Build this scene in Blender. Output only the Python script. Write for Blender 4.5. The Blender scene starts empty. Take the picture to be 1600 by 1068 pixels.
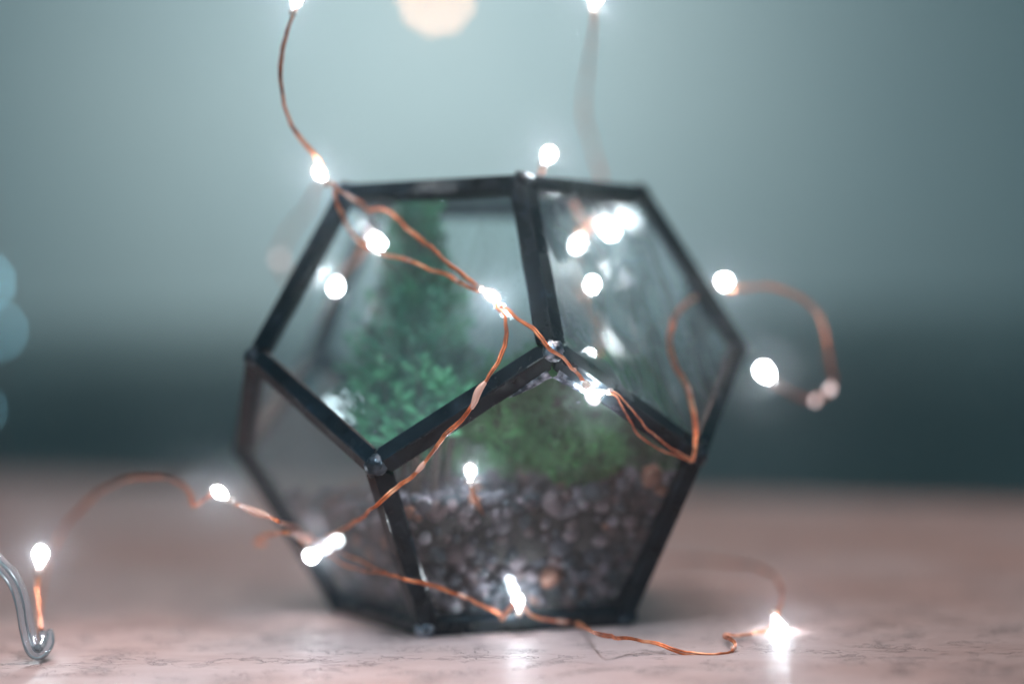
import bpy, bmesh, math, random
from mathutils import Vector, Matrix, noise, Euler
random.seed(11)
sc = bpy.context.scene
COL = sc.collection

# ------------------------------------------------------------------ camera
CAM = Vector((0.0018, -0.47457, 0.07175))
ROT = Euler((math.radians(90.075), 0.0171562, -0.0102391), 'XYZ')
LENS = 61.91
cd = bpy.data.cameras.new('camera'); cam = bpy.data.objects.new('camera', cd); COL.objects.link(cam)
cam.location = CAM; cam.rotation_euler = ROT
cd.lens = LENS; cd.sensor_width = 36; cd.clip_start = 0.02; cd.clip_end = 60
cd.dof.use_dof = True; cd.dof.focus_distance = 0.405; cd.dof.aperture_fstop = 2.6; cd.dof.aperture_blades = 9
sc.camera = cam

# ------------------------------------------------------------------ world, lamps, exposure
w = bpy.data.worlds.new('World'); sc.world = w; w.use_nodes = True
bg = w.node_tree.nodes['Background']
bg.inputs[0].default_value = (0.12, 0.36, 0.45, 1); bg.inputs[1].default_value = 0.54
def area(name, loc, target, size, power, col):
    l = bpy.data.lights.new(name, 'AREA'); l.shape = 'DISK'; l.size = size; l.energy = power; l.color = col
    o = bpy.data.objects.new(name, l); COL.objects.link(o); o.location = loc
    o.rotation_euler = (Vector(target) - Vector(loc)).to_track_quat('-Z', 'Y').to_euler(); return o
area('wall_washer', (-0.09, 1.34, 0.62), (-0.09, 2.0, 0.40), 0.25, 7.4, (1.0, 0.92, 0.90))
area('ceiling_light', (0.15, 0.05, 1.05), (0.05, 0.1, 0), 0.7, 6.8, (1.0, 0.72, 0.62))
area('front_left_light', (-0.5, -1.0, 0.55), (0, 0, 0.05), 0.6, 0.3, (0.80, 0.93, 1.0))  # soft cool area light behind the camera on the left
l = bpy.data.lights.new('near_table_fill', 'SPOT'); l.energy = 13; l.spot_size = math.radians(38); l.spot_blend = 1.0; l.shadow_soft_size = 0.03; l.color = (0.76, 0.88, 1.0)  # added spot that brightens the near tabletop; no lamp stands there
o = bpy.data.objects.new('near_table_fill', l); COL.objects.link(o); o.location = (-0.06, -0.30, 0.42)
o.rotation_euler = (Vector((-0.035, -0.135, 0)) - o.location).to_track_quat('-Z', 'Y').to_euler()
sc.view_settings.view_transform = 'Standard'; sc.view_settings.look = 'None'
sc.view_settings.exposure = 0; sc.view_settings.gamma = 1
cy = sc.cycles
cy.use_denoising = True; cy.max_bounces = 10; cy.transparent_max_bounces = 32
cy.diffuse_bounces = 3; cy.glossy_bounces = 4; cy.volume_bounces = 0
cy.sample_clamp_indirect = 4; cy.caustics_reflective = False; cy.caustics_refractive = False

# ------------------------------------------------------------------ helpers
RM = ROT.to_matrix(); SPX = LENS / 36 * 1600
def at(x, y, d):
    """the point of the place that the photograph's pixel (x, y) shows at d metres"""
    return CAM + RM @ Vector(((x - 800) / SPX * d, (534 - y) / SPX * d, -d))

def mat(name, col, rough=0.5, metal=0.0, spec=0.5):
    m = bpy.data.materials.new(name); m.use_nodes = True
    b = m.node_tree.nodes['Principled BSDF']
    b.inputs['Base Color'].default_value = (*col, 1); b.inputs['Roughness'].default_value = rough
    b.inputs['Metallic'].default_value = metal; b.inputs['Specular IOR Level'].default_value = spec
    return m
class N:
    """small node helper"""
    def __init__(s, m): s.t = m.node_tree; s.b = s.t.nodes.get('Principled BSDF')
    def n(s, kind, **kw):
        x = s.t.nodes.new(kind)
        for k, v in kw.items():
            if k.startswith('i_'):
                x.inputs[k[2:].replace('_', ' ')].default_value = v
            else: setattr(x, k, v)
        return x
    def l(s, a, b): s.t.links.new(a, b)
    def coord(s, scale=(1, 1, 1), out='Object'):
        c = s.n('ShaderNodeTexCoord'); mp = s.n('ShaderNodeMapping'); mp.inputs['Scale'].default_value = scale
        s.l(c.outputs[out], mp.inputs['Vector']); return mp.outputs[0]
    def noise(s, vec, scale, detail=4, rough=0.5, dist=0):
        x = s.n('ShaderNodeTexNoise'); x.inputs['Scale'].default_value = scale; x.inputs['Detail'].default_value = detail
        x.inputs['Roughness'].default_value = rough; x.inputs['Distortion'].default_value = dist
        s.l(vec, x.inputs['Vector']); return x.outputs['Fac']
    def ramp(s, fac, stops):
        r = s.n('ShaderNodeValToRGB'); e = r.color_ramp.elements
        while len(e) < len(stops): e.new(0.5)
        for el, (p, c) in zip(e, stops):
            el.position = p; el.color = (*c, 1) if len(c) == 3 else c
        s.l(fac, r.inputs[0]); return r.outputs[0]
    def math(s, op, a, b=None):
        x = s.n('ShaderNodeMath', operation=op)
        for i, v in enumerate((a, b)):
            if v is None: continue
            if isinstance(v, (int, float)): x.inputs[i].default_value = v
            else: s.l(v, x.inputs[i])
        return x.outputs[0]
    def mix(s, fac, a, b, blend='MIX'):
        x = s.n('ShaderNodeMix', data_type='RGBA', blend_type=blend)
        for i, v in ((0, fac), (6, a), (7, b)):
            if isinstance(v, (int, float)): x.inputs[i].default_value = v
            elif isinstance(v, tuple): x.inputs[i].default_value = (*v, 1)
            else: s.l(v, x.inputs[i])
        return x.outputs[2]
    def bump(s, h, strength, dist):
        x = s.n('ShaderNodeBump'); x.inputs['Strength'].default_value = strength; x.inputs['Distance'].default_value = dist
        s.l(h, x.inputs['Height']); s.l(x.outputs[0], s.b.inputs['Normal'])

def link(name, me, mats, parent=None, smooth=False):
    o = bpy.data.objects.new(name, me); COL.objects.link(o)
    if not me.materials:
        for m in (mats if isinstance(mats, (list, tuple)) else [mats]): me.materials.append(m)
    if smooth: me.polygons.foreach_set('use_smooth', [True] * len(me.polygons))
    if parent: o.parent = parent
    return o
def mesh(name, verts, faces):
    me = bpy.data.meshes.new(name); me.from_pydata([tuple(v) for v in verts], [], faces); me.update(); return me
def frombm(name, bm):
    me = bpy.data.meshes.new(name); bm.to_mesh(me); bm.free(); return me
def empty(name, loc=(0, 0, 0)):
    o = bpy.data.objects.new(name, None); COL.objects.link(o); o.location = loc; o.empty_display_size = 0.01; return o
def tag(o, label=None, cat=None, group=None, kind=None):
    for k, v in (('label', label), ('category', cat), ('group', group), ('kind', kind)):
        if v: o[k] = v
    return o
def box(name, lo, hi, m, bevel=0, parent=None):
    bm = bmesh.new(); bmesh.ops.create_cube(bm, size=1)
    for v in bm.verts:
        v.co = Vector([(lo[i] + hi[i]) / 2 + v.co[i] * (hi[i] - lo[i]) for i in range(3)])
    if bevel: bmesh.ops.bevel(bm, geom=bm.edges[:], offset=bevel, segments=3, affect='EDGES', profile=0.5)
    return link(name, frombm(name, bm), m, parent)

# ------------------------------------------------------------------ the room behind
m_wall = mat('pale_paint', (0.60, 0.715, 0.715), 0.8)
n = N(m_wall); v = n.coord()
n.l(n.ramp(n.noise(v, 3, 3), [(0.3, (0.42, 0.60, 0.635)), (0.7, (0.46, 0.64, 0.665))]), n.b.inputs['Base Color'])
n.bump(n.noise(v, 220, 3), 0.2, 0.001)
tag(box('wall', (-3, 2.0, -0.75), (3, 2.1, 1.5), m_wall), kind='structure')
m_floor = mat('floor_boards', (0.10, 0.085, 0.08), 0.5)
n = N(m_floor); v = n.coord((1, 12, 1)); n.l(n.ramp(n.noise(v, 2, 5), [(0.3, (0.06, 0.05, 0.05)), (0.7, (0.13, 0.1, 0.09))]), n.b.inputs['Base Color'])
tag(box('floor', (-3, -1.3, -0.80), (3, 2.0, -0.75), m_floor), kind='structure')
m_dark = mat('dark_fabric', (0.020, 0.034, 0.036), 0.9, spec=0.2)
n = N(m_dark); v = n.coord(); n.l(n.ramp(n.noise(v, 4, 3), [(0.35, (0.15, 0.225, 0.235)), (0.7, (0.21, 0.30, 0.31))]), n.b.inputs['Base Color'])
n.bump(n.noise(v, 400, 2), 0.4, 0.001)
bench = empty('low_sofa', (0, 1.45, -0.75))
tag(bench, 'dark green-black low sofa, a blurred dark band between the table and the pale wall', 'sofa')
def spart(name, lo, hi, b=0.02):
    o = box(name, lo, hi, m_dark, b); o.parent = bench; o.location = -Vector((0, 1.45, -0.75)); return o
spart('seat', (-2.29, 1.10, -0.70), (2.2, 1.48, -0.33), 0.05)
for i in range(3): spart('back_cushion', (-2.29 + i * 1.5, 1.34, -0.32), (-0.796 + i * 1.5, 1.56, 0.105 + (0.012, 0, -0.008)[i]), 0.085)
spart('frame', (-2.32, 1.565, -0.74), (2.25, 1.66, 0.085), 0.015)

# ------------------------------------------------------------------ table
m_table = mat('worn_tabletop', (0.42, 0.33, 0.32), 0.32, spec=0.45)
n = N(m_table)
v = n.coord((1, 1, 1)); vs = n.coord((3.0, 11, 1))
base = n.ramp(n.noise(vs, 6, 6, 0.6, 0.6), [(0.25, (0.39, 0.225, 0.195)), (0.5, (0.49, 0.31, 0.275)), (0.75, (0.58, 0.40, 0.365))])
big = n.noise(v, 9, 3)
base = n.mix(n.ramp(big, [(0.42, (0, 0, 0)), (0.62, (0.55, 0.55, 0.55))]), base, (0.54, 0.44, 0.44))
# scratches : thin contour lines of a stretched noise, broken up by another one
def contour(vec, scale, dist, width, brk):
    f = n.noise(vec, scale, 3, 0.5, dist)
    d = n.math('ABSOLUTE', n.math('SUBTRACT', f, 0.5))
    line = n.ramp(d, [(0.0, (1, 1, 1)), (width, (0, 0, 0))])
    gate = n.ramp(n.noise(v, brk, 2), [(0.50, (0, 0, 0)), (0.60, (1, 1, 1))])
    return n.math('MULTIPLY', line, gate)
vv = n.coord((1, 2.2, 1))
s1 = contour(vv, 85, 1.4, 0.030, 60)
s2 = contour(n.coord((1, 1.5, 1)), 170, 0.9, 0.045, 95)
blot = n.ramp(n.noise(vv, 120, 3, 0.6, 0.5), [(0.66, (0, 0, 0)), (0.74, (1, 1, 1))])
wear = n.math('MAXIMUM', n.math('MAXIMUM', s1, s2), n.math('MULTIPLY', blot, 0.7))
base = n.mix(n.math('MULTIPLY', wear, 0.4), base, (0.16, 0.12, 0.12))
n.l(base, n.b.inputs['Base Color'])
n.l(n.ramp(n.noise(vs, 14, 4), [(0.3, (0.40,) * 3), (0.7, (0.58,) * 3)]), n.b.inputs['Roughness'])
hh = n.math('SUBTRACT', n.math('MULTIPLY', n.noise(vs, 60, 5, 0.6), 0.35), wear)
n.bump(hh, 0.8, 0.0007)
table = box('table', (-1.3, -1.1, -0.035), (0.9, 0.352, 0.0), m_table, 0.003)
table.data.transform(Matrix.Rotation(math.radians(-27.7), 4, 'Z'))      # it stands askew to the camera
tag(table, 'worn pinkish wooden tabletop with fine scratches, under the terrarium', 'table')

# ------------------------------------------------------------------ terrarium geometry: a regular dodecahedron
A_ = 0.05; PHI = (1 + 5 ** .5) / 2
R1 = A_ / (2 * math.sin(math.pi / 5)); R2 = R1 * PHI
H1 = math.sqrt(A_ * A_ - (R2 - R1) ** 2); HH = 2 * A_ * math.sqrt((25 + 11 * 5 ** .5) / 40)
TH = -1.96917; Z0 = 0.0012
def dv(ring, k):
    t = math.radians(72 * k + (36 if ring >= 2 else 0)) + TH
    r = (R1, R2, R2, R1)[ring]; z = (0, H1, HH - H1, HH)[ring]
    return Vector((r * math.cos(t), r * math.sin(t), z + Z0))
VT = {(r, k): dv(r, k) for r in range(4) for k in range(5)}
VT[0, 1] += Vector((0.0024, -0.001, 0)); VT[0, 0] += Vector((0.0, -0.0015, 0))     # the frame is a little out of true at its front feet
CEN = Vector((0, 0, HH / 2 + Z0))
FACES = [[(0, k) for k in range(5)], [(3, k) for k in range(5)]]
for k in range(5):
    k1 = (k + 1) % 5
    FACES.append([(0, k), (0, k1), (1, k1), (2, k), (1, k)])        # lower ring of faces
    FACES.append([(3, (k - 1) % 5), (3, k), (2, k), (1, k), (2, (k - 1) % 5)])      # upper ring
PL = []
for f in FACES:
    c = sum((dv(*i) for i in f), Vector()) / 5; nn = (c - CEN).normalized(); PL.append((c, nn))
def inside(p, m=0.0): return all((p - c).dot(nn) < -m for c, nn in PL)
def on(x, y, off=0.0018):
    """the point where the line of sight of a pixel meets the terrarium, off metres outside its surface"""
    d = (at(x, y, 1) - CAM); t0 = 0.0; t1 = 9.0
    for c, nn in PL:
        dn = d.dot(nn); t = (c + nn * off - CAM).dot(nn) / dn
        if dn < 0: t0 = max(t0, t)
        else: t1 = min(t1, t)
    if t0 > t1: return None
    return CAM + d * t0

m_frame = mat('blackened_metal', (0.012, 0.022, 0.030), 0.30, 0.0, 0.25)
n = N(m_frame); v = n.coord()
n.l(n.ramp(n.noise(v, 180, 4), [(0.35, (0.003, 0.006, 0.009)), (0.62, (0.007, 0.014, 0.020)), (0.8, (0.025, 0.045, 0.065))]), n.b.inputs['Base Color'])
n.l(n.ramp(n.noise(v, 120, 3), [(0.3, (0.12,) * 3), (0.7, (0.34,) * 3)]), n.b.inputs['Roughness'])
n.bump(n.noise(v, 350, 4), 0.22, 0.0004)
m_solder = mat('silvery_solder', (0.34, 0.38, 0.44), 0.3, 0.8)
n = N(m_solder); v = n.coord()
n.l(n.ramp(n.noise(v, 420, 5), [(0.42, (0.03, 0.045, 0.06)), (0.58, (0.35, 0.4, 0.47)), (0.7, (0.75, 0.8, 0.85))]), n.b.inputs['Base Color'])
n.bump(n.noise(v, 500, 3), 0.6, 0.0006)
m_dsolder = mat('dark_solder', (0.03, 0.045, 0.06), 0.28, 0.5)
n = N(m_dsolder); v = n.coord()
n.l(n.ramp(n.noise(v, 300, 4), [(0.45, (0.012, 0.02, 0.028)), (0.72, (0.08, 0.11, 0.14))]), n.b.inputs['Base Color'])
n.bump(n.noise(v, 420, 3), 0.7, 0.0008)

def glass(name, dust, streak, specks, grease=0.0):
    m = bpy.data.materials.new(name); m.use_nodes = True; t = m.node_tree
    t.nodes.remove(t.nodes['Principled BSDF']); n = N(m); out = t.nodes['Material Output']
    tr = n.n('ShaderNodeBsdfTransparent'); tr.inputs[0].default_value = (0.955, 0.985, 0.98, 1)
    gl = n.n('ShaderNodeBsdfGlossy'); gl.inputs['Roughness'].default_value = 0.015
    fr = n.n('ShaderNodeFresnel'); ge = n.n('ShaderNodeNewGeometry')      # a thin pane reflects alike from both sides
    n.l(n.math('SUBTRACT', 1.45, n.math('MULTIPLY', ge.outputs['Backfacing'], 1.45 - 1 / 1.45)), fr.inputs[0])
    m1 = n.n('ShaderNodeMixShader'); n.l(fr.outputs[0], m1.inputs[0]); n.l(tr.outputs[0], m1.inputs[1]); n.l(gl.outputs[0], m1.inputs[2])
    df = n.n('ShaderNodeBsdfDiffuse'); tl = n.n('ShaderNodeBsdfTranslucent')
    for x in (df, tl): x.inputs[0].default_value = (0.68, 0.79, 0.88, 1)
    m2 = n.n('ShaderNodeMixShader'); m2.inputs[0].default_value = 0.6; n.l(df.outputs[0], m2.inputs[1]); n.l(tl.outputs[0], m2.inputs[2])
    v = n.coord(); vs = n.coord((2.2, 2.2, 0.55))
    film = n.math('MULTIPLY', n.math('ADD', n.math('MULTIPLY', n.noise(v, 26, 4, 0.6), 1.2), 0.35), dust)  # dust film, also standing in for the room's reflection in the panes
    st = n.ramp(n.noise(vs, 38, 6, 0.62, 0.9), [(0.50, (0, 0, 0)), (0.72, (1, 1, 1))])
    film = n.math('ADD', film, n.math('MULTIPLY', st, streak))
    vo = n.n('ShaderNodeTexVoronoi'); vo.inputs['Scale'].default_value = 420; n.l(v, vo.inputs['Vector'])
    sp = n.ramp(vo.outputs['Distance'], [(0.10, (1, 1, 1)), (0.17, (0, 0, 0))])
    gate = n.ramp(n.noise(v, 75, 3), [(0.53, (0, 0, 0)), (0.63, (1, 1, 1))])
    film = n.math('ADD', film, n.math('MULTIPLY', n.math('MULTIPLY', sp, gate), specks))
    film = n.math('MINIMUM', film, 0.8)
    m3 = n.n('ShaderNodeMixShader'); n.l(film, m3.inputs[0]); n.l(m1.outputs[0], m3.inputs[1]); n.l(m2.outputs[0], m3.inputs[2])
    if grease:                                         # greasy wipe marks scatter light forwards
        rf = n.n('ShaderNodeBsdfRefraction'); rf.inputs['IOR'].default_value = 1.25; rf.inputs['Roughness'].default_value = 0.55
        g2 = n.ramp(n.noise(n.coord((3.0, 3.0, 0.5)), 30, 6, 0.6, 1.2), [(0.44, (0, 0, 0)), (0.66, (1, 1, 1))])
        m4 = n.n('ShaderNodeMixShader'); n.l(n.math('MULTIPLY', g2, grease), m4.inputs[0]); n.l(m3.outputs[0], m4.inputs[1]); n.l(rf.outputs[0], m4.inputs[2]); m3 = m4
    n.l(m3.outputs[0], out.inputs['Surface']); return m
g_clean = glass('dusty_glass', 0.010, 0.02, 0.25)
g_side = glass('lightly_dusty_glass', 0.045, 0.06, 0.2, 0.10)
g_mist = glass('misted_glass', 0.05, 0.03, 0.15)
g_smear = glass('smeared_glass', 0.08, 0.30, 0.2, 0.65)

terr = empty('glass_terrarium', (0, 0, 0))
tag(terr, 'black framed glass dodecahedron terrarium standing on the table, wound with lights', 'terrarium')
# panes
for i, (f, (c, nn)) in enumerate(zip(FACES, PL)):
    if i == 11: continue                              # the face at the back left is the opening
    pts = [VT[q] for q in f]
    m = {2: g_clean, 3: g_side, 5: g_smear, 10: g_mist}.get(i, g_clean)
    vs_ = []
    for off in (-0.0002, -0.0020):
        for p in pts: vs_.append(c + (p - c) * (1 - 0.035) + nn * off)
    fs = [[0, 1, 2, 3, 4], [9, 8, 7, 6, 5]] + [[j, (j + 1) % 5, 5 + (j + 1) % 5, 5 + j] for j in range(5)]
    link('pane', mesh('pane', vs_, fs), m, terr)
# frame strips, folded over every edge
EDG = {}
for i, f in enumerate(FACES):
    for j in range(5):
        EDG.setdefault(tuple(sorted((f[j], f[(j + 1) % 5]))), []).append(i)
T54 = math.tan(math.radians(54)); WF = 0.0038; TO = 0.0008; TI = 0.0022
for (a, b), (f1, f2) in EDG.items():
    p, q = VT[a], VT[b]; e = (q - p).normalized(); L = (q - p).length
    n1, n2 = PL[f1][1], PL[f2][1]
    def inw(fi):
        m_ = PL[fi][0] - p; m_ -= e * m_.dot(e); return m_.normalized()
    m1, m2 = inw(f1), inw(f2); rd = (n1 + n2).normalized()
    ko = 1 / rd.dot(n1)
    wv = WF * random.uniform(0.94, 1.06)
    prof = [(rd * (TO * ko * 0.93) + m1 * 0.00045, 0.0), (rd * (TO * ko * 1.12), 0.0), (rd * (TO * ko * 0.93) + m2 * 0.00045, 0.0),
            (m2 * (wv - .0005) + n2 * TO, wv), (m2 * wv + n2 * TO * .4, wv), (m2 * wv - n2 * TI, wv), (-rd * (TI * ko), 0.0012),
            (m1 * wv - n1 * TI, wv), (m1 * wv + n1 * TO * .4, wv), (m1 * (wv - .0005) + n1 * TO, wv)]
    vs_, fs = [], []
    NS = 7; K = len(prof)
    for s in range(NS):
        u = s / (NS - 1)
        for off, wd in prof:
            t0 = wd / T54 + 0.0004; x = t0 + (L - 2 * t0) * u
            wob = 1 + 0.05 * noise.noise((p + e * x) * 160 + Vector((wd * 900, 0, 0)))
            vs_.append(p + e * x + off * wob)
    for s in range(NS - 1):
        for j in range(K):
            fs.append([s * K + j, s * K + (j + 1) % K, (s + 1) * K + (j + 1) % K, (s + 1) * K + j])
    fs.append(list(range(K))[::-1]); fs.append([(NS - 1) * K + j for j in range(K)])
    me = mesh('frame_strip', vs_, fs); bm = bmesh.new(); bm.from_mesh(me); bmesh.ops.recalc_face_normals(bm, faces=bm.faces); bm.to_mesh(me); bm.free()
    link('frame_strip', me, m_frame, terr)
# solder at every corner
for k, p in VT.items():
    silver = k in ((2, 0), (0, 0))
    bm = bmesh.new(); bmesh.ops.create_icosphere(bm, subdivisions=3, radius=1)
    nn = (p - CEN).normalized(); rot = nn.to_track_quat('Z', 'Y').to_matrix(); sd = Vector((k[0] * 7.1, k[1] * 3.3, 1))
    r = 0.0026
    for v in bm.verts:
        co = v.co.copy(); lump = 1 + 0.34 * noise.noise(co * 1.9 + sd) + 0.12 * noise.noise(co * 5 + sd)
        v.co = p + nn * -0.0006 + rot @ Vector((co.x * r * lump, co.y * r * lump, co.z * 0.0019 * lump))
    o = link('solder_joint', frombm('solder_joint', bm), m_solder if silver else m_dsolder, terr, True)
    if silver: o['label'] = 'silvery solder joint'
# silver run along the inner lips at the front corner
pA = VT[(2, 0)]
for nb in ((1, 0), (1, 1)):
    e = (VT[nb] - pA).normalized(); cl, nl = PL[2]; m_ = cl - pA; m_ -= e * m_.dot(e); m_.normalize()
    vs_, fs = [], []
    for s in range(9):
        u = s / 8; x = 0.0038 + u * 0.011; wd = 0.0016 * (1 - u) ** 0.7 + 0.0002
        b0 = pA + e * x + m_ * (WF - 0.0004) + nl * 0.001
        wig = 0.0004 * noise.noise(Vector((s * 1.3, nb[1], 0)))
        vs_ += [b0 - m_ * (wd * .4), b0 + m_ * (wd * .3) + nl * (wd * 0.5), b0 + m_ * (wd + wig)]
    for s in range(8):
        for j in range(2): fs.append([s * 3 + j, s * 3 + j + 1, s * 3 + j + 4, s * 3 + j + 3])
    link('solder_run', mesh('solder_run', vs_, fs), m_solder, terr, True)

# ------------------------------------------------------------------ gravel
PC = [(0.14, 0.11, 0.135), (0.06, 0.055, 0.075), (0.27, 0.22, 0.26), (0.13, 0.075, 0.08), (0.03, 0.04, 0.055), (0.30, 0.12, 0.08), (0.20, 0.14, 0.16), (0.42, 0.36, 0.40)]
pm = []
for i, c in enumerate(PC):
    m = mat('pebble_stone', c, 0.6); n = N(m); v = n.coord()
    n.l(n.ramp(n.noise(v, 500, 4), [(0.3, tuple(x * 0.65 for x in c)), (0.7, tuple(min(1, x * 1.3) for x in c))]), n.b.inputs['Base Color']); pm.append(m)
def pebble_bm(seed):
    bm = bmesh.new(); bmesh.ops.create_icosphere(bm, subdivisions=2, radius=1)
    for v in bm.verts:
        c = v.co.copy(); v.co = c * (1 + 0.35 * noise.noise(c * 1.3 + Vector((seed * 5.3, 0, seed))) + 0.1 * noise.noise(c * 3 + Vector((0, seed, 0))))
        v.co.z *= 0.78; v.co.y *= 0.9
    return bm
pmesh = {}
for i in range(4):
    for j in range(len(PC)):
        me = frombm('pebble', pebble_bm(i * 3.7 + 1)); me.materials.append(pm[j]); me.polygons.foreach_set('use_smooth', [True] * len(me.polygons)); pmesh[i, j] = me
def gz(x, y): return 0.0350 + 0.006 * noise.noise(Vector((x * 30, y * 30, 2))) + 0.08 * x
pts = []
tries = 0
cell = {}
while tries < 200000 and len(pts) < 2200:
    tries += 1
    p = Vector((random.uniform(-.075, .075), random.uniform(-.075, .075), random.uniform(0.004, 0.042)))
    r = random.choice((0.0011, 0.0016, 0.0020, 0.0024, 0.0029))
    if p.z > gz(p.x, p.y) or not inside(p, 0.0024 + r * 0.75): continue
    if inside(p, 0.0085) and p.z < gz(p.x, p.y) - 0.004: continue
    ck = tuple(int(math.floor(c / 0.005)) for c in p); ok = True
    for dx in (-1, 0, 1):
        for dy in (-1, 0, 1):
            for dz in (-1, 0, 1):
                for q, rq in cell.get((ck[0] + dx, ck[1] + dy, ck[2] + dz), ()):
                    if (p - q).length < (r + rq) * 0.70: ok = False; break
    if not ok: continue
    cell.setdefault(ck, []).append((p, r)); pts.append((p, r))
grav = empty('gravel_bed', (0, 0, 0.003))
tag(grav, 'bed of small grey, brown and pale pebbles filling the bottom of the terrarium', 'gravel')
def front(pr):
    p = pr[0]; return (p - CAM).length + 0.0
pts.sort(key=front)
wts = [5, 7, 2.2, 4, 6, 1, 4, 1.0]
def pmx(p, r):
    return Matrix.Translation(p) @ Euler([random.uniform(0, 6.3) for _ in range(3)]).to_matrix().to_4x4() @ Matrix.Diagonal((r * 1.1, r * 1.1, r * 1.1, 1))
for i, (p, r) in enumerate(pts[:295]):
    o = bpy.data.objects.new('pebble', pmesh[random.randrange(4), random.choices(range(len(PC)), wts)[0]])
    COL.objects.link(o); o.parent = grav; o.matrix_world = pmx(p, r)
    o.matrix_local = Matrix.Translation(-grav.location) @ pmx(p, r)
vs_, fs, mi = [], [], []
for p, r in pts[295:]:
    src = pmesh[random.randrange(4), 0]; mx = pmx(p, r); b = len(vs_); j = random.choices(range(len(PC)), wts)[0]
    vs_ += [mx @ v.co - grav.location for v in src.vertices]
    for pl in src.polygons: fs.append([b + k for k in pl.vertices]); mi.append(j)
me = mesh('pebbles', vs_, fs)
for m in pm: me.materials.append(m)
me.polygons.foreach_set('material_index', mi)
o = link('loose_pebbles', me, None, grav, True); o['kind'] = 'stuff'
# dark earth in the middle of the bed
m_soil = mat('soil', (0.035, 0.028, 0.026), 0.95); n = N(m_soil); v = n.coord(); n.bump(n.noise(v, 300, 5), 1, 0.002)
n.l(n.ramp(n.noise(v, 260, 5), [(0.35, (0.02, 0.017, 0.017)), (0.7, (0.07, 0.055, 0.05))]), n.b.inputs['Base Color'])
vs_ = []
for z, rr in ((0.0045, 0.034), (0.018, 0.046), (0.030, 0.055)):
    for k in range(40):
        t = k / 40 * 2 * math.pi; d = Vector((math.cos(t), math.sin(t), 0)); r = 0.0
        while inside(Vector((0, 0, z)) + d * r, 0.0048) and r < 0.09: r += 0.0005
        vs_.append(Vector((0, 0, z)) + d * r - grav.location)
vs_.append(Vector((0, 0, 0.0315)) - grav.location)
fs = [[a * 40 + k, a * 40 + (k + 1) % 40, (a + 1) * 40 + (k + 1) % 40, (a + 1) * 40 + k] for a in (0, 1) for k in range(40)]
fs += [[80 + k, 80 + (k + 1) % 40, 120] for k in range(40)] + [list(range(40))[::-1]]
link('soil', mesh('soil', vs_, fs), m_soil, grav, True)

# ------------------------------------------------------------------ plants
def leafmat(name, c1, c2, c3, rough=0.5, tr=0.25):
    m = mat(name, c1, rough); n = N(m); v = n.coord()
    n.l(n.ramp(n.noise(v, 120, 3), [(0.3, c1), (0.5, c2), (0.72, c3)]), n.b.inputs['Base Color'])
    n.b.inputs['Subsurface Weight'].default_value = 0.0
    return m
m_con = leafmat('conifer_green', (0.022, 0.19, 0.075), (0.05, 0.35, 0.145), (0.13, 0.52, 0.25))
m_con2 = leafmat('conifer_fresh_green', (0.03, 0.20, 0.10), (0.07, 0.36, 0.20), (0.14, 0.52, 0.32))
m_con3 = leafmat('conifer_dark_green', (0.012, 0.06, 0.035), (0.03, 0.12, 0.06), (0.09, 0.15, 0.06))  # darker green, given to random branches
m_suc2 = leafmat('dark_succulent_green', (0.015, 0.08, 0.045), (0.035, 0.15, 0.08), (0.09, 0.20, 0.09), 0.45)  # darker leaves put the shaded gaps between lobes into the colour
m_suc = leafmat('succulent_green', (0.06, 0.28, 0.12), (0.12, 0.48, 0.23), (0.24, 0.66, 0.38), 0.4)
m_moss = leafmat('moss_green', (0.010, 0.075, 0.022), (0.030, 0.16, 0.045), (0.085, 0.32, 0.095), 0.6)
m_bark = mat('bark', (0.07, 0.045, 0.035), 0.9)

def tube_bm(bm, pts, radii, seg=8, caps=True):
    up = Vector((0.13, 0.31, 0.94)); rings = []; prev = None
    for i, p in enumerate(pts):
        t = (pts[min(i + 1, len(pts) - 1)] - pts[max(i - 1, 0)]).normalized()
        if prev is None:
            a = t.cross(up)
            if a.length < 1e-4: a = t.cross(Vector((1, 0, 0)))
            a.normalize()
        else:
            a = prev - t * prev.dot(t); a.normalize()
        prev = a; b = t.cross(a)
        rings.append([bm.verts.new(p + (a * math.cos(2 * math.pi * k / seg) + b * math.sin(2 * math.pi * k / seg)) * radii[i]) for k in range(seg)])
    for r0, r1 in zip(rings, rings[1:]):
        for k in range(seg): bm.faces.new((r0[k], r0[(k + 1) % seg], r1[(k + 1) % seg], r1[k]))
    if caps: bm.faces.new(rings[0][::-1]); bm.faces.new(rings[-1])
def scale_leaf(vs_, fs, p, d, l, wdt):
    """a small thick pointed scale: 4-sided double pyramid"""
    d = d.normalized(); a = d.cross(Vector((random.gauss(0, 1), random.gauss(0, 1), random.gauss(0, 1)))).normalized(); b = d.cross(a)
    k = len(vs_); mid = p + d * l * 0.45
    vs_ += [p, mid + a * wdt, mid + b * wdt * 0.5, mid - a * wdt, mid - b * wdt * 0.5, p + d * l]
    for j in range(4): fs.append((k, k + 1 + (j + 1) % 4, k + 1 + j)); fs.append((k + 5, k + 1 + j, k + 1 + (j + 1) % 4))

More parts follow.
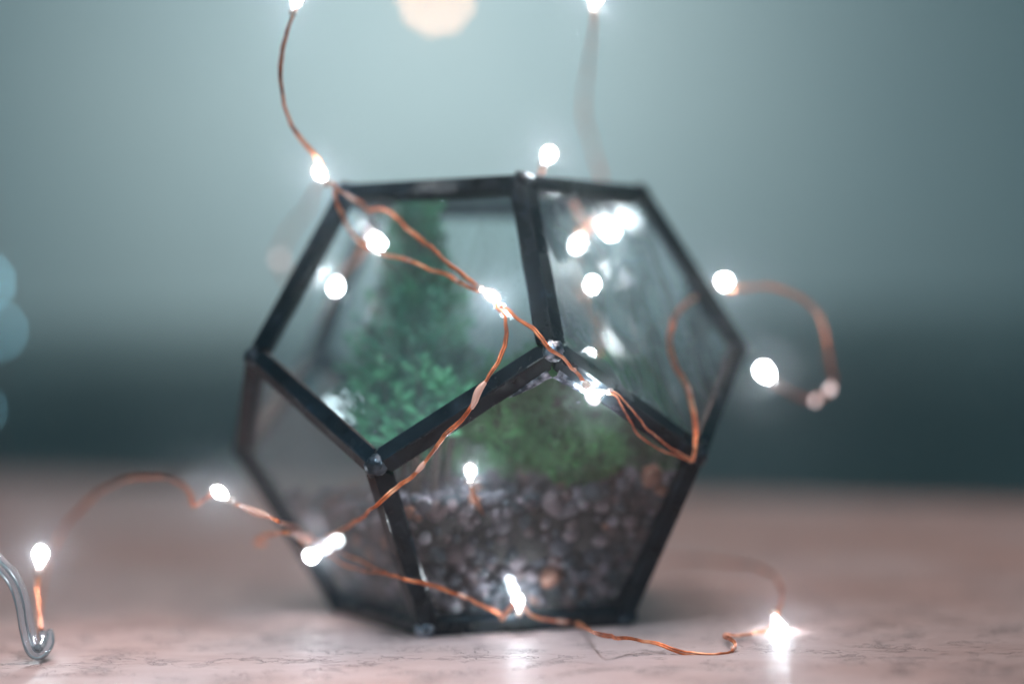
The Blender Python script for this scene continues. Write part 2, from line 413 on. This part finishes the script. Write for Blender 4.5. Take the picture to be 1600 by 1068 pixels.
# dwarf conifer
base = at(650, 720, 0.462); base.z = 0.030; top = at(648, 331, 0.462); top.z = min(top.z, 0.1075)
con = empty('dwarf_conifer', base); tag(con, 'small dark green conifer standing in the left half of the terrarium', 'plant')
bm = bmesh.new(); nT = 9
tube_bm(bm, [base.lerp(top, i / nT * 0.97) + Vector((math.sin(i * 1.1) * .0006, 0, 0)) - base for i in range(nT + 1)], [0.0018 * (1 - i / nT * .8) for i in range(nT + 1)])
link('trunk', frombm('trunk', bm), m_bark, con, True)
vs_, fs, tone = [], [], []; brs = bmesh.new()
def cr(u):      # crown radius from foot to tip
    return [0.0190, 0.0200, 0.0198, 0.0190, 0.0168, 0.0145, 0.0120, 0.0088, 0.0064, 0.0042][min(9, int(u * 10))]
for b_ in range(120):
    u = (b_ + 0.5) / 120; u = u ** 0.95; p0 = base.lerp(top, 0.10 + 0.89 * u)
    az = b_ * 2.39996 + random.uniform(-.3, .3); L = cr(u) * random.uniform(0.72, 1.12)
    d = Vector((math.cos(az), math.sin(az) * 0.9, 0.35 + 0.5 * u)).normalized()
    tip = p0 + d * L
    if not inside(tip, 0.003):
        d.z *= 0.3; L *= 0.7; tip = p0 + d * L
    bt = random.choice((0, 0, 1, 2))
    tube_bm(brs, [p0 - base, p0 + d * L * .5 - base, tip - base], [0.0005, 0.0004, 0.0002], 4, False)
    nl = int(26 + 900 * L)
    for k in range(nl):
        s = random.uniform(0.25, 1.0); sp = (1 - abs(s - .6)) * 0.0034
        q = p0 + d * L * s + Vector([random.gauss(0, sp * .62) for _ in range(3)])
        dd = d + Vector([random.gauss(0, .55) for _ in range(3)]) + Vector((0, 0, .5))
        if inside(q, 0.004): tone += [bt if random.random() < .85 else 1] * 8; scale_leaf(vs_, fs, q - base, dd, random.uniform(.0020, .0036), random.uniform(.0007, .0012))
link('branches', frombm('branches', brs), m_bark, con)
me = mesh('foliage', vs_, fs)
for m in (m_con, m_con2, m_con3): me.materials.append(m)
me.polygons.foreach_set('material_index', tone)
o = link('foliage', me, None, con); o['kind'] = 'stuff'

# bright leaved succulent at its foot
def leaf_mesh(ln, wd, th):
    bm = bmesh.new(); bmesh.ops.create_uvsphere(bm, u_segments=8, v_segments=6, radius=1)
    for v in bm.verts:
        t = (v.co.z + 1) / 2; wf = math.sin(math.pi * min(1, t * 0.93 + .07)) ** .6 * (0.55 + 0.6 * t)
        rr = math.hypot(v.co.x, v.co.y) + 1e-6
        v.co = Vector((v.co.x / rr * wd * wf * (rr > .01), v.co.y / rr * th * wf * (rr > .01) - 0.25 * ln * t * t * .5, t * ln))
    return frombm('leaf', bm)
lm = []
for k in range(6):
    me = leaf_mesh(0.0042 + .0006 * k, 0.0013 + .0003 * (k % 3), 0.0010); me.materials.append(m_suc2 if k in (1,) else m_suc); me.polygons.foreach_set('use_smooth', [True] * len(me.polygons)); lm.append(me)
def succulent(base, spots, label, lmset, group=None):
    root = empty('succulent', base); tag(root, label, 'plant', group)
    st = bmesh.new()
    for (p, hgt) in spots:
        foot = Vector((p.x, p.y, 0.031)); foot = foot.lerp(Vector((base.x, base.y, .031)), .35)
        tube_bm(st, [foot - base, foot.lerp(p, .5) + Vector((random.uniform(-.001, .001), 0, 0)) - base, p - base], [.0007, .0006, .0005], 6, False)
        for k in range(hgt):
            az = k * 2.4 + random.uniform(-.3, .3); el = 0.15 + 1.15 * k / hgt
            d = Vector((math.cos(az) * math.cos(el), math.sin(az) * math.cos(el), math.sin(el)))
            q = p - Vector((0, 0, .0045 * (1 - k / hgt)))
            if not inside(q + d * .0055, 0.0025): continue
            o = bpy.data.objects.new('leaf', random.choice(lmset)); COL.objects.link(o); o.parent = root
            o.matrix_local = Matrix.Translation(q - base) @ d.to_track_quat('Z', 'Y').to_matrix().to_4x4() @ Matrix.Scale(random.uniform(.65, 1.2), 4)
    link('stem', frombm('stem', st), m_bark, root)
    return root
sb = at(640, 700, 0.445); sb.z = 0.031
spots = [(at(x, y, d), h) for x, y, d, h in ((572, 600, .455, 7), (600, 575, .447, 8), (655, 570, .442, 9), (690, 600, .440, 9), (720, 615, .441, 8), (625, 625, .441, 8),
         (590, 640, .446, 8), (660, 640, .437, 8), (640, 665, .437, 7), (690, 650, .436, 7), (610, 670, .441, 7), (575, 665, .448, 6))]
succulent(sb, spots, 'bright green small-leaved succulent at the foot of the conifer', lm)

# moss cushion filling the middle and right
mb = at(865, 720, 0.45); mb.z = 0.030
moss = empty('moss_cushion', mb); tag(moss, 'dark green moss cushion on the gravel behind the lower front pane', 'moss')
vs_, fs = [], []
for (x, y, d, rx, rz, cnt) in ((795, 655, .447, .0125, .0135, 1500), (870, 640, .446, .014, .016, 2000), (945, 660, .450, .014, .0145, 1500), (975, 625, .470, .011, .012, 800), (745, 680, .450, .009, .009, 700), (1010, 690, .465, .010, .009, 600), (905, 700, .440, .012, .008, 900)):
    c = at(x, y, d)
    for k in range(cnt):
        dd = Vector([random.gauss(0, 1) for _ in range(3)]).normalized(); rr = random.uniform(.72, 1.0) * (1 + .22 * noise.noise(dd * 2.4 + c * 90))
        q = c + Vector((dd.x * rx, dd.y * rx * .8, dd.z * rz)) * rr
        if q.z < .029 or not inside(q, .004): continue
        scale_leaf(vs_, fs, q - mb, dd + Vector((0, 0, .5)) + Vector([random.gauss(0, .4) for _ in range(3)]), random.uniform(.0018, .0032), random.uniform(.0006, .0011))
o = link('foliage', mesh('foliage', vs_, fs), m_moss, moss); o['kind'] = 'stuff'
cb = bmesh.new()
for (x, y, d, rx, rz) in ((795, 660, .449, .0085, .0095), (870, 645, .449, .010, .0115), (945, 665, .453, .010, .0105), (975, 630, .472, .008, .009)):
    c = at(x, y, d) - mb
    r_ = bmesh.ops.create_icosphere(cb, subdivisions=2, radius=1)
    for v in r_['verts']: v.co = c + Vector((v.co.x * rx, v.co.y * rx * .8, v.co.z * rz)) * (1 + .2 * noise.noise(v.co * 2))
link('root_clump', frombm('root_clump', cb), m_soil, moss)

# ------------------------------------------------------------------ fairy lights
m_cop = mat('copper_wire', (0.72, 0.25, 0.11), 0.34, 0.55, 0.5)
n = N(m_cop); v = n.coord()
n.l(n.ramp(n.noise(v, 260, 4), [(0.3, (0.24, 0.055, 0.02)), (0.5, (0.72, 0.19, 0.065)), (0.72, (0.95, 0.48, 0.28))]), n.b.inputs['Base Color'])
n.bump(n.noise(v, 700, 2), 0.35, 0.0003)
m_glue = mat('clear_glue', (0.80, 0.44, 0.33), 0.12, 0.0, 0.8)
def lamp_mat(name, col, strength):
    m = bpy.data.materials.new(name); m.use_nodes = True; b = m.node_tree.nodes['Principled BSDF']
    b.inputs['Base Color'].default_value = (.9, .9, .9, 1); b.inputs['Emission Color'].default_value = (*col, 1); b.inputs['Emission Strength'].default_value = strength
    return m
m_led = lamp_mat('lit_led', (0.84, 0.93, 1.0), 330)
m_leddim = lamp_mat('faint_led', (0.78, 0.90, 1.0), 6.5)
m_glint = lamp_mat('glowing_glint', (1.0, 0.72, 0.70), 1.6)  # emission stands in for glints on glue drops and an unlit bulb
m_ledfar = lamp_mat('dim_lit_led', (0.30, 0.75, 0.95), 11)
m_drop = bpy.data.materials.new('glowing_resin_drop'); m_drop.use_nodes = True
n = N(m_drop); n.t.nodes.remove(n.b)
tr_ = n.n('ShaderNodeBsdfTransparent'); em_ = n.n('ShaderNodeEmission'); em_.inputs[0].default_value = (1.0, .86, .84, 1); em_.inputs[1].default_value = 1.1  # the shell's own emission imitates a soft halo round the chip
gl_ = n.n('ShaderNodeBsdfGlossy'); gl_.inputs['Roughness'].default_value = 0.1
mx_ = n.n('ShaderNodeMixShader'); mx_.inputs[0].default_value = 0.40; n.l(tr_.outputs[0], mx_.inputs[1]); n.l(em_.outputs[0], mx_.inputs[2])
my_ = n.n('ShaderNodeMixShader'); my_.inputs[0].default_value = 0.06; n.l(mx_.outputs[0], my_.inputs[1]); n.l(gl_.outputs[0], my_.inputs[2])
n.l(my_.outputs[0], n.t.nodes['Material Output'].inputs['Surface'])
m_resin = mat('led_resin', (0.95, 0.72, 0.60), 0.12)
m_resin.node_tree.nodes['Principled BSDF'].inputs['Transmission Weight'].default_value = 0.5

string = empty('fairy_lights', at(1080, 1022, .405)); string.location.z = 0.0
tag(string, 'copper wire fairy light string draped over the terrarium, its white lamps lit', 'string lights')
SO = string.location.copy()
def P(q):
    if len(q) == 2: return on(*q) or at(q[0], q[1], .44)
    if q[2] == 's': return on(q[0], q[1], q[3]) or at(q[0], q[1], .44)
    return at(*q)
def smooth(pts, per=7):
    out = []; Pn = [pts[0]] + pts + [pts[-1]]
    for i in range(1, len(Pn) - 2):
        p0, p1, p2, p3 = Pn[i - 1:i + 3]
        for k in range(per):
            t = k / per
            out.append(.5 * ((2 * p1) + (p2 - p0) * t + (2 * p0 - 5 * p1 + 4 * p2 - p3) * t * t + (3 * p1 - p0 - 3 * p2 + p3) * t ** 3))
    out.append(pts[-1]); return out
WR = 0.00027
def wire(pl, sep=0.00029, twist=140, r=WR, open_=0.0, parent=string, org=None, m=None, glue=()):
    org = SO if org is None else org
    c = smooth([P(q) for q in pl], 8); s = 0; ph = random.uniform(0, 6)
    tr = [[], []]; prev = None
    L = sum((c[i + 1] - c[i]).length for i in range(len(c) - 1))
    for i, p in enumerate(c):
        if i: s += (p - c[i - 1]).length
        t = (c[min(i + 1, len(c) - 1)] - c[max(i - 1, 0)]).normalized()
        view = (p - CAM).normalized(); a = t.cross(view).normalized(); b = t.cross(a)
        wob = Vector([noise.noise(p * 190 + Vector((k * 9.1, 0, 0))) for k in range(3)]) * 0.00045 + Vector([noise.noise(p * 620 + Vector((0, k * 5.7, 0))) for k in range(3)]) * 0.00016
        g = sep + open_ * math.sin(math.pi * s / L) ** 2
        ang = math.sin(s * twist + ph) * (1.1 if open_ == 0 else .4)
        dd = a * math.cos(ang) + b * math.sin(ang)
        for k, sg in enumerate((1, -1)): tr[k].append(p + wob + dd * g * sg - org)
    bm = bmesh.new()
    for k in (0, 1): tube_bm(bm, tr[k], [r * (1 + .12 * noise.noise(q * 400)) for q in tr[k]], 8)
    o = link('wire', frombm('wire', bm), m or m_cop, parent, True)
    for (f0, f1, rr) in glue:     # blobs of clear glue round both strands
        i0, i1 = int(f0 * (len(c) - 1)), max(int(f0 * (len(c) - 1)) + 2, int(f1 * (len(c) - 1)))
        seg = [q - org for q in c[i0:i1 + 1]]; nS = len(seg)
        bm = bmesh.new(); tube_bm(bm, seg, [rr * .78 * (.55 + .45 * math.sin(math.pi * k / (nS - 1))) for k in range(nS)], 10)
        link('glue_drop', frombm('glue_drop', bm), m_glue, o, True)
    return o
def bulb(p, d, ln=0.0064, r=0.0021, m=None, parent=string, org=None, tail=True):
    """a drop of clear resin, weakly glowing itself round a lit chip; d points from its tip to the end where the wires run in"""
    org = SO if org is None else org; d = d.normalized(); q = d.to_track_quat('Z', 'Y').to_matrix()
    bm = bmesh.new(); bmesh.ops.create_uvsphere(bm, u_segments=14, v_segments=10, radius=1)
    for v in bm.verts:
        t = (v.co.z + 1) / 2; prof = (1 - t ** 2.2 * .55)
        v.co = p - org + q @ Vector((v.co.x * r * prof, v.co.y * r * prof, v.co.z * ln / 2))
    chip = bm.copy()
    o = link('bulb', frombm('bulb', bm), m_drop if m is None else m, parent, True)
    if m is None:
        cc = p - org - d * ln * .06
        for v in chip.verts: v.co = cc + (v.co - cc) * 0.62
        link('led_chip', frombm('led_chip', chip), m_led, o, True)
    else: chip.free()
    if tail:
        bm = bmesh.new(); seg = [p - org + d * (ln * .44), p - org + d * (ln * .56), p - org + d * (ln * .68)]
        tube_bm(bm, seg, [r * .52, r * .45, r * .28], 10); link('resin_collar', frombm('resin_collar', bm), m_resin, o, True)
    return o
def pb(q, q2, **k):
    """bulb centred on q with its wire end towards q2"""
    a, b = P(q), P(q2); return bulb(a, b - a, **k)

# -- the strand from above on the left, over the top left corner
wire([(478, -60, .425), (462, 14, .425), (447, 55, .424), (438, 105, .425), (443, 160, .428), (462, 205, .432), (493, 243, .436), (505, 262, .438)], glue=[(.05, .1, .0008)])
pb((463, 2, .425), (457, 22, .425), ln=.0055)
pb((501, 273, .436), (524, 300, .433), ln=.0066, r=.0022)
wire([(522, 296, .434), (530, 325, .434), (546, 358, 's', .002), (570, 383, 's', .002), (602, 398, 's', .003), (640, 407, 's', .0025), (672, 421, 's', .002), (700, 429, 's', .002), (716, 440, 's', .002), (746, 455, 's', .002)], glue=[(.55, .58, .0007), (.87, .9, .0008)])
wire([(520, 286, .435), (535, 300, .434), (556, 312, 's', .002), (574, 327, 's', .003), (588, 325, 's', .003), (604, 330, 's', .003), (625, 345, 's', .003), (648, 367, 's', .004), (680, 392, 's', .004), (712, 420, 's', .0035), (744, 448, 's', .0025)])
pb((766, 460, 's', .003), (745, 447, 's', .003), ln=.0066, r=.0019)
# -- down the front to the lower left corner
wire([(772, 467, 's', .002), (779, 482, 's', .002), (790, 500, 's', .003), (789, 535, 's', .003), (778, 565, 's', .0045), (762, 592, 's', .005), (748, 610, 's', .005), (738, 635, 's', .004), (722, 655, 's', .0035), (695, 678, 's', .0025), (672, 710, 's', .004), (650, 738, 's', .004), (620, 762, 's', .004), (588, 790, 's', .0045), (560, 812, 's', .004), (530, 830, 's', .003), (505, 843, 's', .002)],
     glue=[(.335, .45, .00115), (.655, .69, .0009), (.97, .995, .0009)])
# -- across the front corner to the right hand lamps
wire([(783, 476, 's', .002), (808, 496, 's', .003), (838, 518, 's', .004), (858, 542, 's', .005), (880, 560, 's', .0035), (900, 580, 's', .003), (910, 594, 's', .003)], glue=[(.8, .83, .0007)])
pb((925, 616, 's', .003), (911, 592, 's', .003), ln=.0060, r=.0021)
pb((936, 614, 's', .003), (953, 610, 's', .003), ln=.0050, r=.0012)
wire([(948, 612, 's', .002), (962, 616, 's', .003), (985, 645, 's', .003), (1008, 678, 's', .003), (1040, 700, 's', .003), (1062, 711, 's', .003), (1081, 720, 's', .003)], open_=.00105, twist=20, r=.00024, sep=.0003)
wire([(1081, 720, 's', .003), (1087, 700, 's', .003), (1086, 668, 's', .002), (1080, 625, 's', .002), (1073, 600, 's', .002), (1056, 570, 's', .003), (1047, 540, 's', .004), (1050, 508, .440), (1062, 485, .450), (1082, 468, .462), (1105, 457, .475)], open_=.0002, glue=[(.33, .4, .0009), (.83, .85, .0008), (.9, .92, .0008)])
pb((1130, 441, .482), (1100, 458, .475), ln=.0058, r=.0023)
wire([(1140, 452, .482), (1165, 449, .480), (1190, 447, .478), (1225, 454, .476), (1255, 466, .476), (1278, 488, .476), (1290, 520, .478), (1294, 550, .480), (1302, 590, .487), (1298, 608, .492), (1275, 622, .495), (1245, 617, .493), (1215, 600, .490)],
     glue=[(.11, .13, .0009), (.27, .29, .0008), (.42, .44, .0009)])
pb((1196, 582, .488), (1212, 601, .488), ln=.0066, r=.0025)
bd = []
# -- lower left: lamp at the lower left corner and its neighbours
pb((487, 866, 's', .0022), (492, 842, 's', .003), ln=.0058, r=.0019)
wire([(492, 848, 's', .002), (484, 838, 's', .0035), (472, 842, 's', .003), (462, 826, 's', .003), (440, 816, .418), (418, 806, .421), (395, 798, .424), (368, 786, .428)], glue=[(.70, .95, .0013)])
pb((345, 770, .432), (372, 788, .429), ln=.0070, r=.0021)
wire([(478, 850, 's', .002), (470, 838, 's', .003), (450, 832, .425), (428, 833, .440), (408, 838, .455), (400, 846, .462), (412, 848, .466)])
wire([(338, 764, .433), (322, 778, .436), (304, 790, .439), (299, 775, .442), (285, 757, .45), (262, 746, .456), (225, 745, .462), (190, 750, .468), (160, 765, .474), (130, 790, .480), (105, 815, .484), (85, 850, .486), (72, 890, .482), (62, 950, .460), (62, 985, .43)])
pb((63, 868, .441), (60, 905, .441), ln=.0066, r=.0026)
wire([(60, 900, .441), (59, 930, .437), (61, 960, .428), (66, 985, .420)])
# -- along the front foot to the right
wire([(497, 846, 's', .004), (512, 857, 's', .004), (536, 872, 's', .005), (566, 884, 's', .004), (600, 895, 's', .0045)], sep=.0003, twist=60, open_=.0009, r=.00027)
wire([(600, 895, 's', .0045), (640, 906, 's', .005), (690, 917, 's', .0045), (730, 934, 's', .0045), (765, 953, 's', .0045), (783, 960, 's', .0045), (783, 968, 's', .0045)], glue=[(.45, .5, .0008), (.8, .84, .0008)])
pb((810, 940, 's', .0036), (812, 962, 's', .0045), ln=.0056, r=.0019)
wire([(785, 966, 's', .0045), (795, 952, 's', .0045), (806, 944, 's', .0045), (818, 948, 's', .0045), (827, 960, 's', .0045), (840, 964, 's', .0045)], r=.0003, sep=.0003)
wire([(838, 964, 's', .0045), (868, 969, 's', .0045), (905, 976, 's', .004), (935, 990, .398), (975, 997, .4025), (1020, 1003, .405), (1050, 1014, .404), (1080, 1021, .4035), (1115, 1023, .403), (1140, 1018, .405), (1147, 1006, .407), (1138, 997, .413), (1134, 992, .418), (1160, 991, .424), (1190, 986, .430), (1204, 980, .432)], glue=[(.07, .1, .0008), (.62, .65, .0008)])
pb((1217, 978, .4335), (1208, 958, .434), ln=.0072, r=.0024)
wire([(1212, 960, .435), (1222, 935, .445), (1215, 905, .462), (1200, 893, .475), (1170, 882, .49), (1120, 876, .505), (1070, 872, .52), (1030, 874, .54)])
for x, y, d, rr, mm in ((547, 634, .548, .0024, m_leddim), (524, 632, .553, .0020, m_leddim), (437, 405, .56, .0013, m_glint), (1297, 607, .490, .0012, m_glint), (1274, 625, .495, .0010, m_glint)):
    bulb(at(x, y, d), Vector((.3, 0, 1)), ln=rr * 2.4, r=rr, m=mm, tail=False)  # the pinkish ones are glowing drops placed for glints, not lit lamps
# -- unseen run of string, added below the view to brighten the near table
tz = lambda x, y: CAM + (at(x, y, 1) - CAM) * ((CAM.z - .0026) / (CAM.z - at(x, y, 1).z))
for x, y in ((640, 1128), (215, 1112)):
    p = tz(x, y); bulb(p, Vector((1, .2, 0)))
q = [tz(x, y) for x, y in ((-80, 1150), (60, 1120), (228, 1112), (400, 1150), (520, 1140), (655, 1127), (800, 1150), (980, 1200), (1200, 1230))]
PW = P; P = lambda v: v if isinstance(v, Vector) else PW(v)
wire(q)
# -- behind, over the top right
pb((931, -2, .448), (926, 24, .452), ln=.0062, r=.0024)
wire([(928, 22, .455), (924, 70, .49), (915, 130, .52), (912, 180, .53), (925, 230, .53), (940, 280, .52), (925, 300, .50)], )
pb((857, 243, .452), (848, 262, .452), ln=.0056, r=.0024)
wire([(848, 260, .452), (846, 276, .450), (862, 288, .46), (900, 320, .48), (908, 368, .492)], r=.0003)
for (x, y, d, x2, y2, rr) in ((590, 380, .475, 580, 358, .0022), (525, 447, .485, 530, 430, .0018), (905, 380, .492, 915, 362, .0022), (951, 357, .495, 935, 342, .0026), (925, 446, .480, 918, 475, .0018),
                              (922, 556, .470, 935, 570, .0012)):
    pb((x, y, d), (x2, y2, d), r=rr, ln=rr * 2.6, tail=False)
wire([(503, 285, .46), (490, 300, .50), (478, 330, .54), (455, 355, .555), (440, 385, .56), (437, 408, .56), (470, 470, .56)], glue=[(.55, .62, .0011), (.8, .9, .0013)])
wire([(582, 358, .475), (560, 400, .485), (530, 430, .485)])
wire([(525, 455, .485), (500, 510, .51), (505, 580, .54), (520, 612, .552)])
wire([(935, 342, .495), (915, 362, .492), (900, 420, .487), (915, 475, .48), (935, 510, .478), (935, 570, .47)])
pb((735, 737, .421), (736, 757, .4215), ln=.0052, r=.0020)  # lit bulb put in place of a lamp's reflection in the front pane
wire([(736, 752, .4215), (741, 775, .4235), (752, 800, .430), (760, 830, .436)], r=.0003)  # wire invented to carry that bulb into the gravel

# clear twin lead of the string, ending on the table
m_pvc = mat('clear_plastic', (0.80, 0.83, 0.88), 0.07, 0.0, 0.7)
m_pvc.node_tree.nodes['Principled BSDF'].inputs['Transmission Weight'].default_value = 0.85
lead = [(-60, 850, .414), (-25, 862, .413), (5, 885, .412), (25, 912, .411), (36, 945, .410), (43, 985, .4085), (52, 1014, .4065), (64, 1017, .4075), (73, 1003, .413), (72, 988, .418)]
c = smooth([P(q) for q in lead], 8)
bm = bmesh.new()
for sg in (-1, 1):
    tr = []
    for i, p in enumerate(c):
        t = (c[min(i + 1, len(c) - 1)] - c[max(i - 1, 0)]).normalized(); a = t.cross((p - CAM).normalized()).normalized()
        tr.append(p + a * sg * .00085 - SO)
    tube_bm(bm, tr, [.00095] * len(tr), 10)
o = link('lead_cable', frombm('lead_cable', bm), m_pvc, string, True)
bm = bmesh.new(); tube_bm(bm, [q - SO for q in c], [.0004] * len(c), 6); link('conductor', frombm('conductor', bm), mat('tinned_core', (.6, .6, .62), .3, .8), o, True)

# ------------------------------------------------------------------ other lights far back
far = empty('fairy_lights', at(-10, 700, 1.05)); FO = far.location.copy()
tag(far, 'blurred bluish fairy lights hanging behind the left edge of the picture', 'string lights')
for x, y, rr in ((-22, 440, .0026), (-2, 516, .0019), (-34, 640, .0015)):
    pb((x, y, 1.05), (x, y - 10, 1.05), r=rr, ln=rr * 2.4, m=m_ledfar, parent=far, org=FO)
wire([(-40, 250, 1.05), (-18, 432, 1.05), (-2, 500, 1.05), (-20, 580, 1.05), (-34, 628, 1.05), (-20, 720, 1.05)], parent=far, org=FO)
gp = at(682, -4, 1.85)
gl = empty('pendant_lamp', gp); tag(gl, 'warm round pendant lamp glowing far behind the terrarium, cut by the upper edge', 'lamp')
bm = bmesh.new(); bmesh.ops.create_uvsphere(bm, u_segments=24, v_segments=16, radius=.0080)
link('bulb', frombm('bulb', bm), lamp_mat('warm_lit_glass', (1.0, .48, .24), 15), gl, True)
bm = bmesh.new(); tube_bm(bm, [Vector((0, 0, z)) for z in (.009, .03)], [.007, .007], 12); link('socket', frombm('socket', bm), m_frame, gl, True)
bm = bmesh.new(); tube_bm(bm, [Vector((0, 0, z)) for z in (.03, 1.0)], [.001, .001], 6); link('cord', frombm('cord', bm), m_frame, gl)

# ------------------------------------------------------------------ haze added for halos round the lamps
HAZE = 0.16
if HAZE:
    m = bpy.data.materials.new('halo_haze'); m.use_nodes = True; t = m.node_tree; t.nodes.remove(t.nodes['Principled BSDF'])
    pv = t.nodes.new('ShaderNodeVolumePrincipled'); pv.inputs['Color'].default_value = (.92, .96, 1, 1); pv.inputs['Density'].default_value = HAZE
    pv.inputs['Anisotropy'].default_value = 0.970
    t.links.new(pv.outputs[0], t.nodes['Material Output'].inputs['Volume'])
    hz = box('haze', (-3.3, -1.7, -1.85), (3.3, 2.4, 1.8), m); tag(hz, kind='stuff')
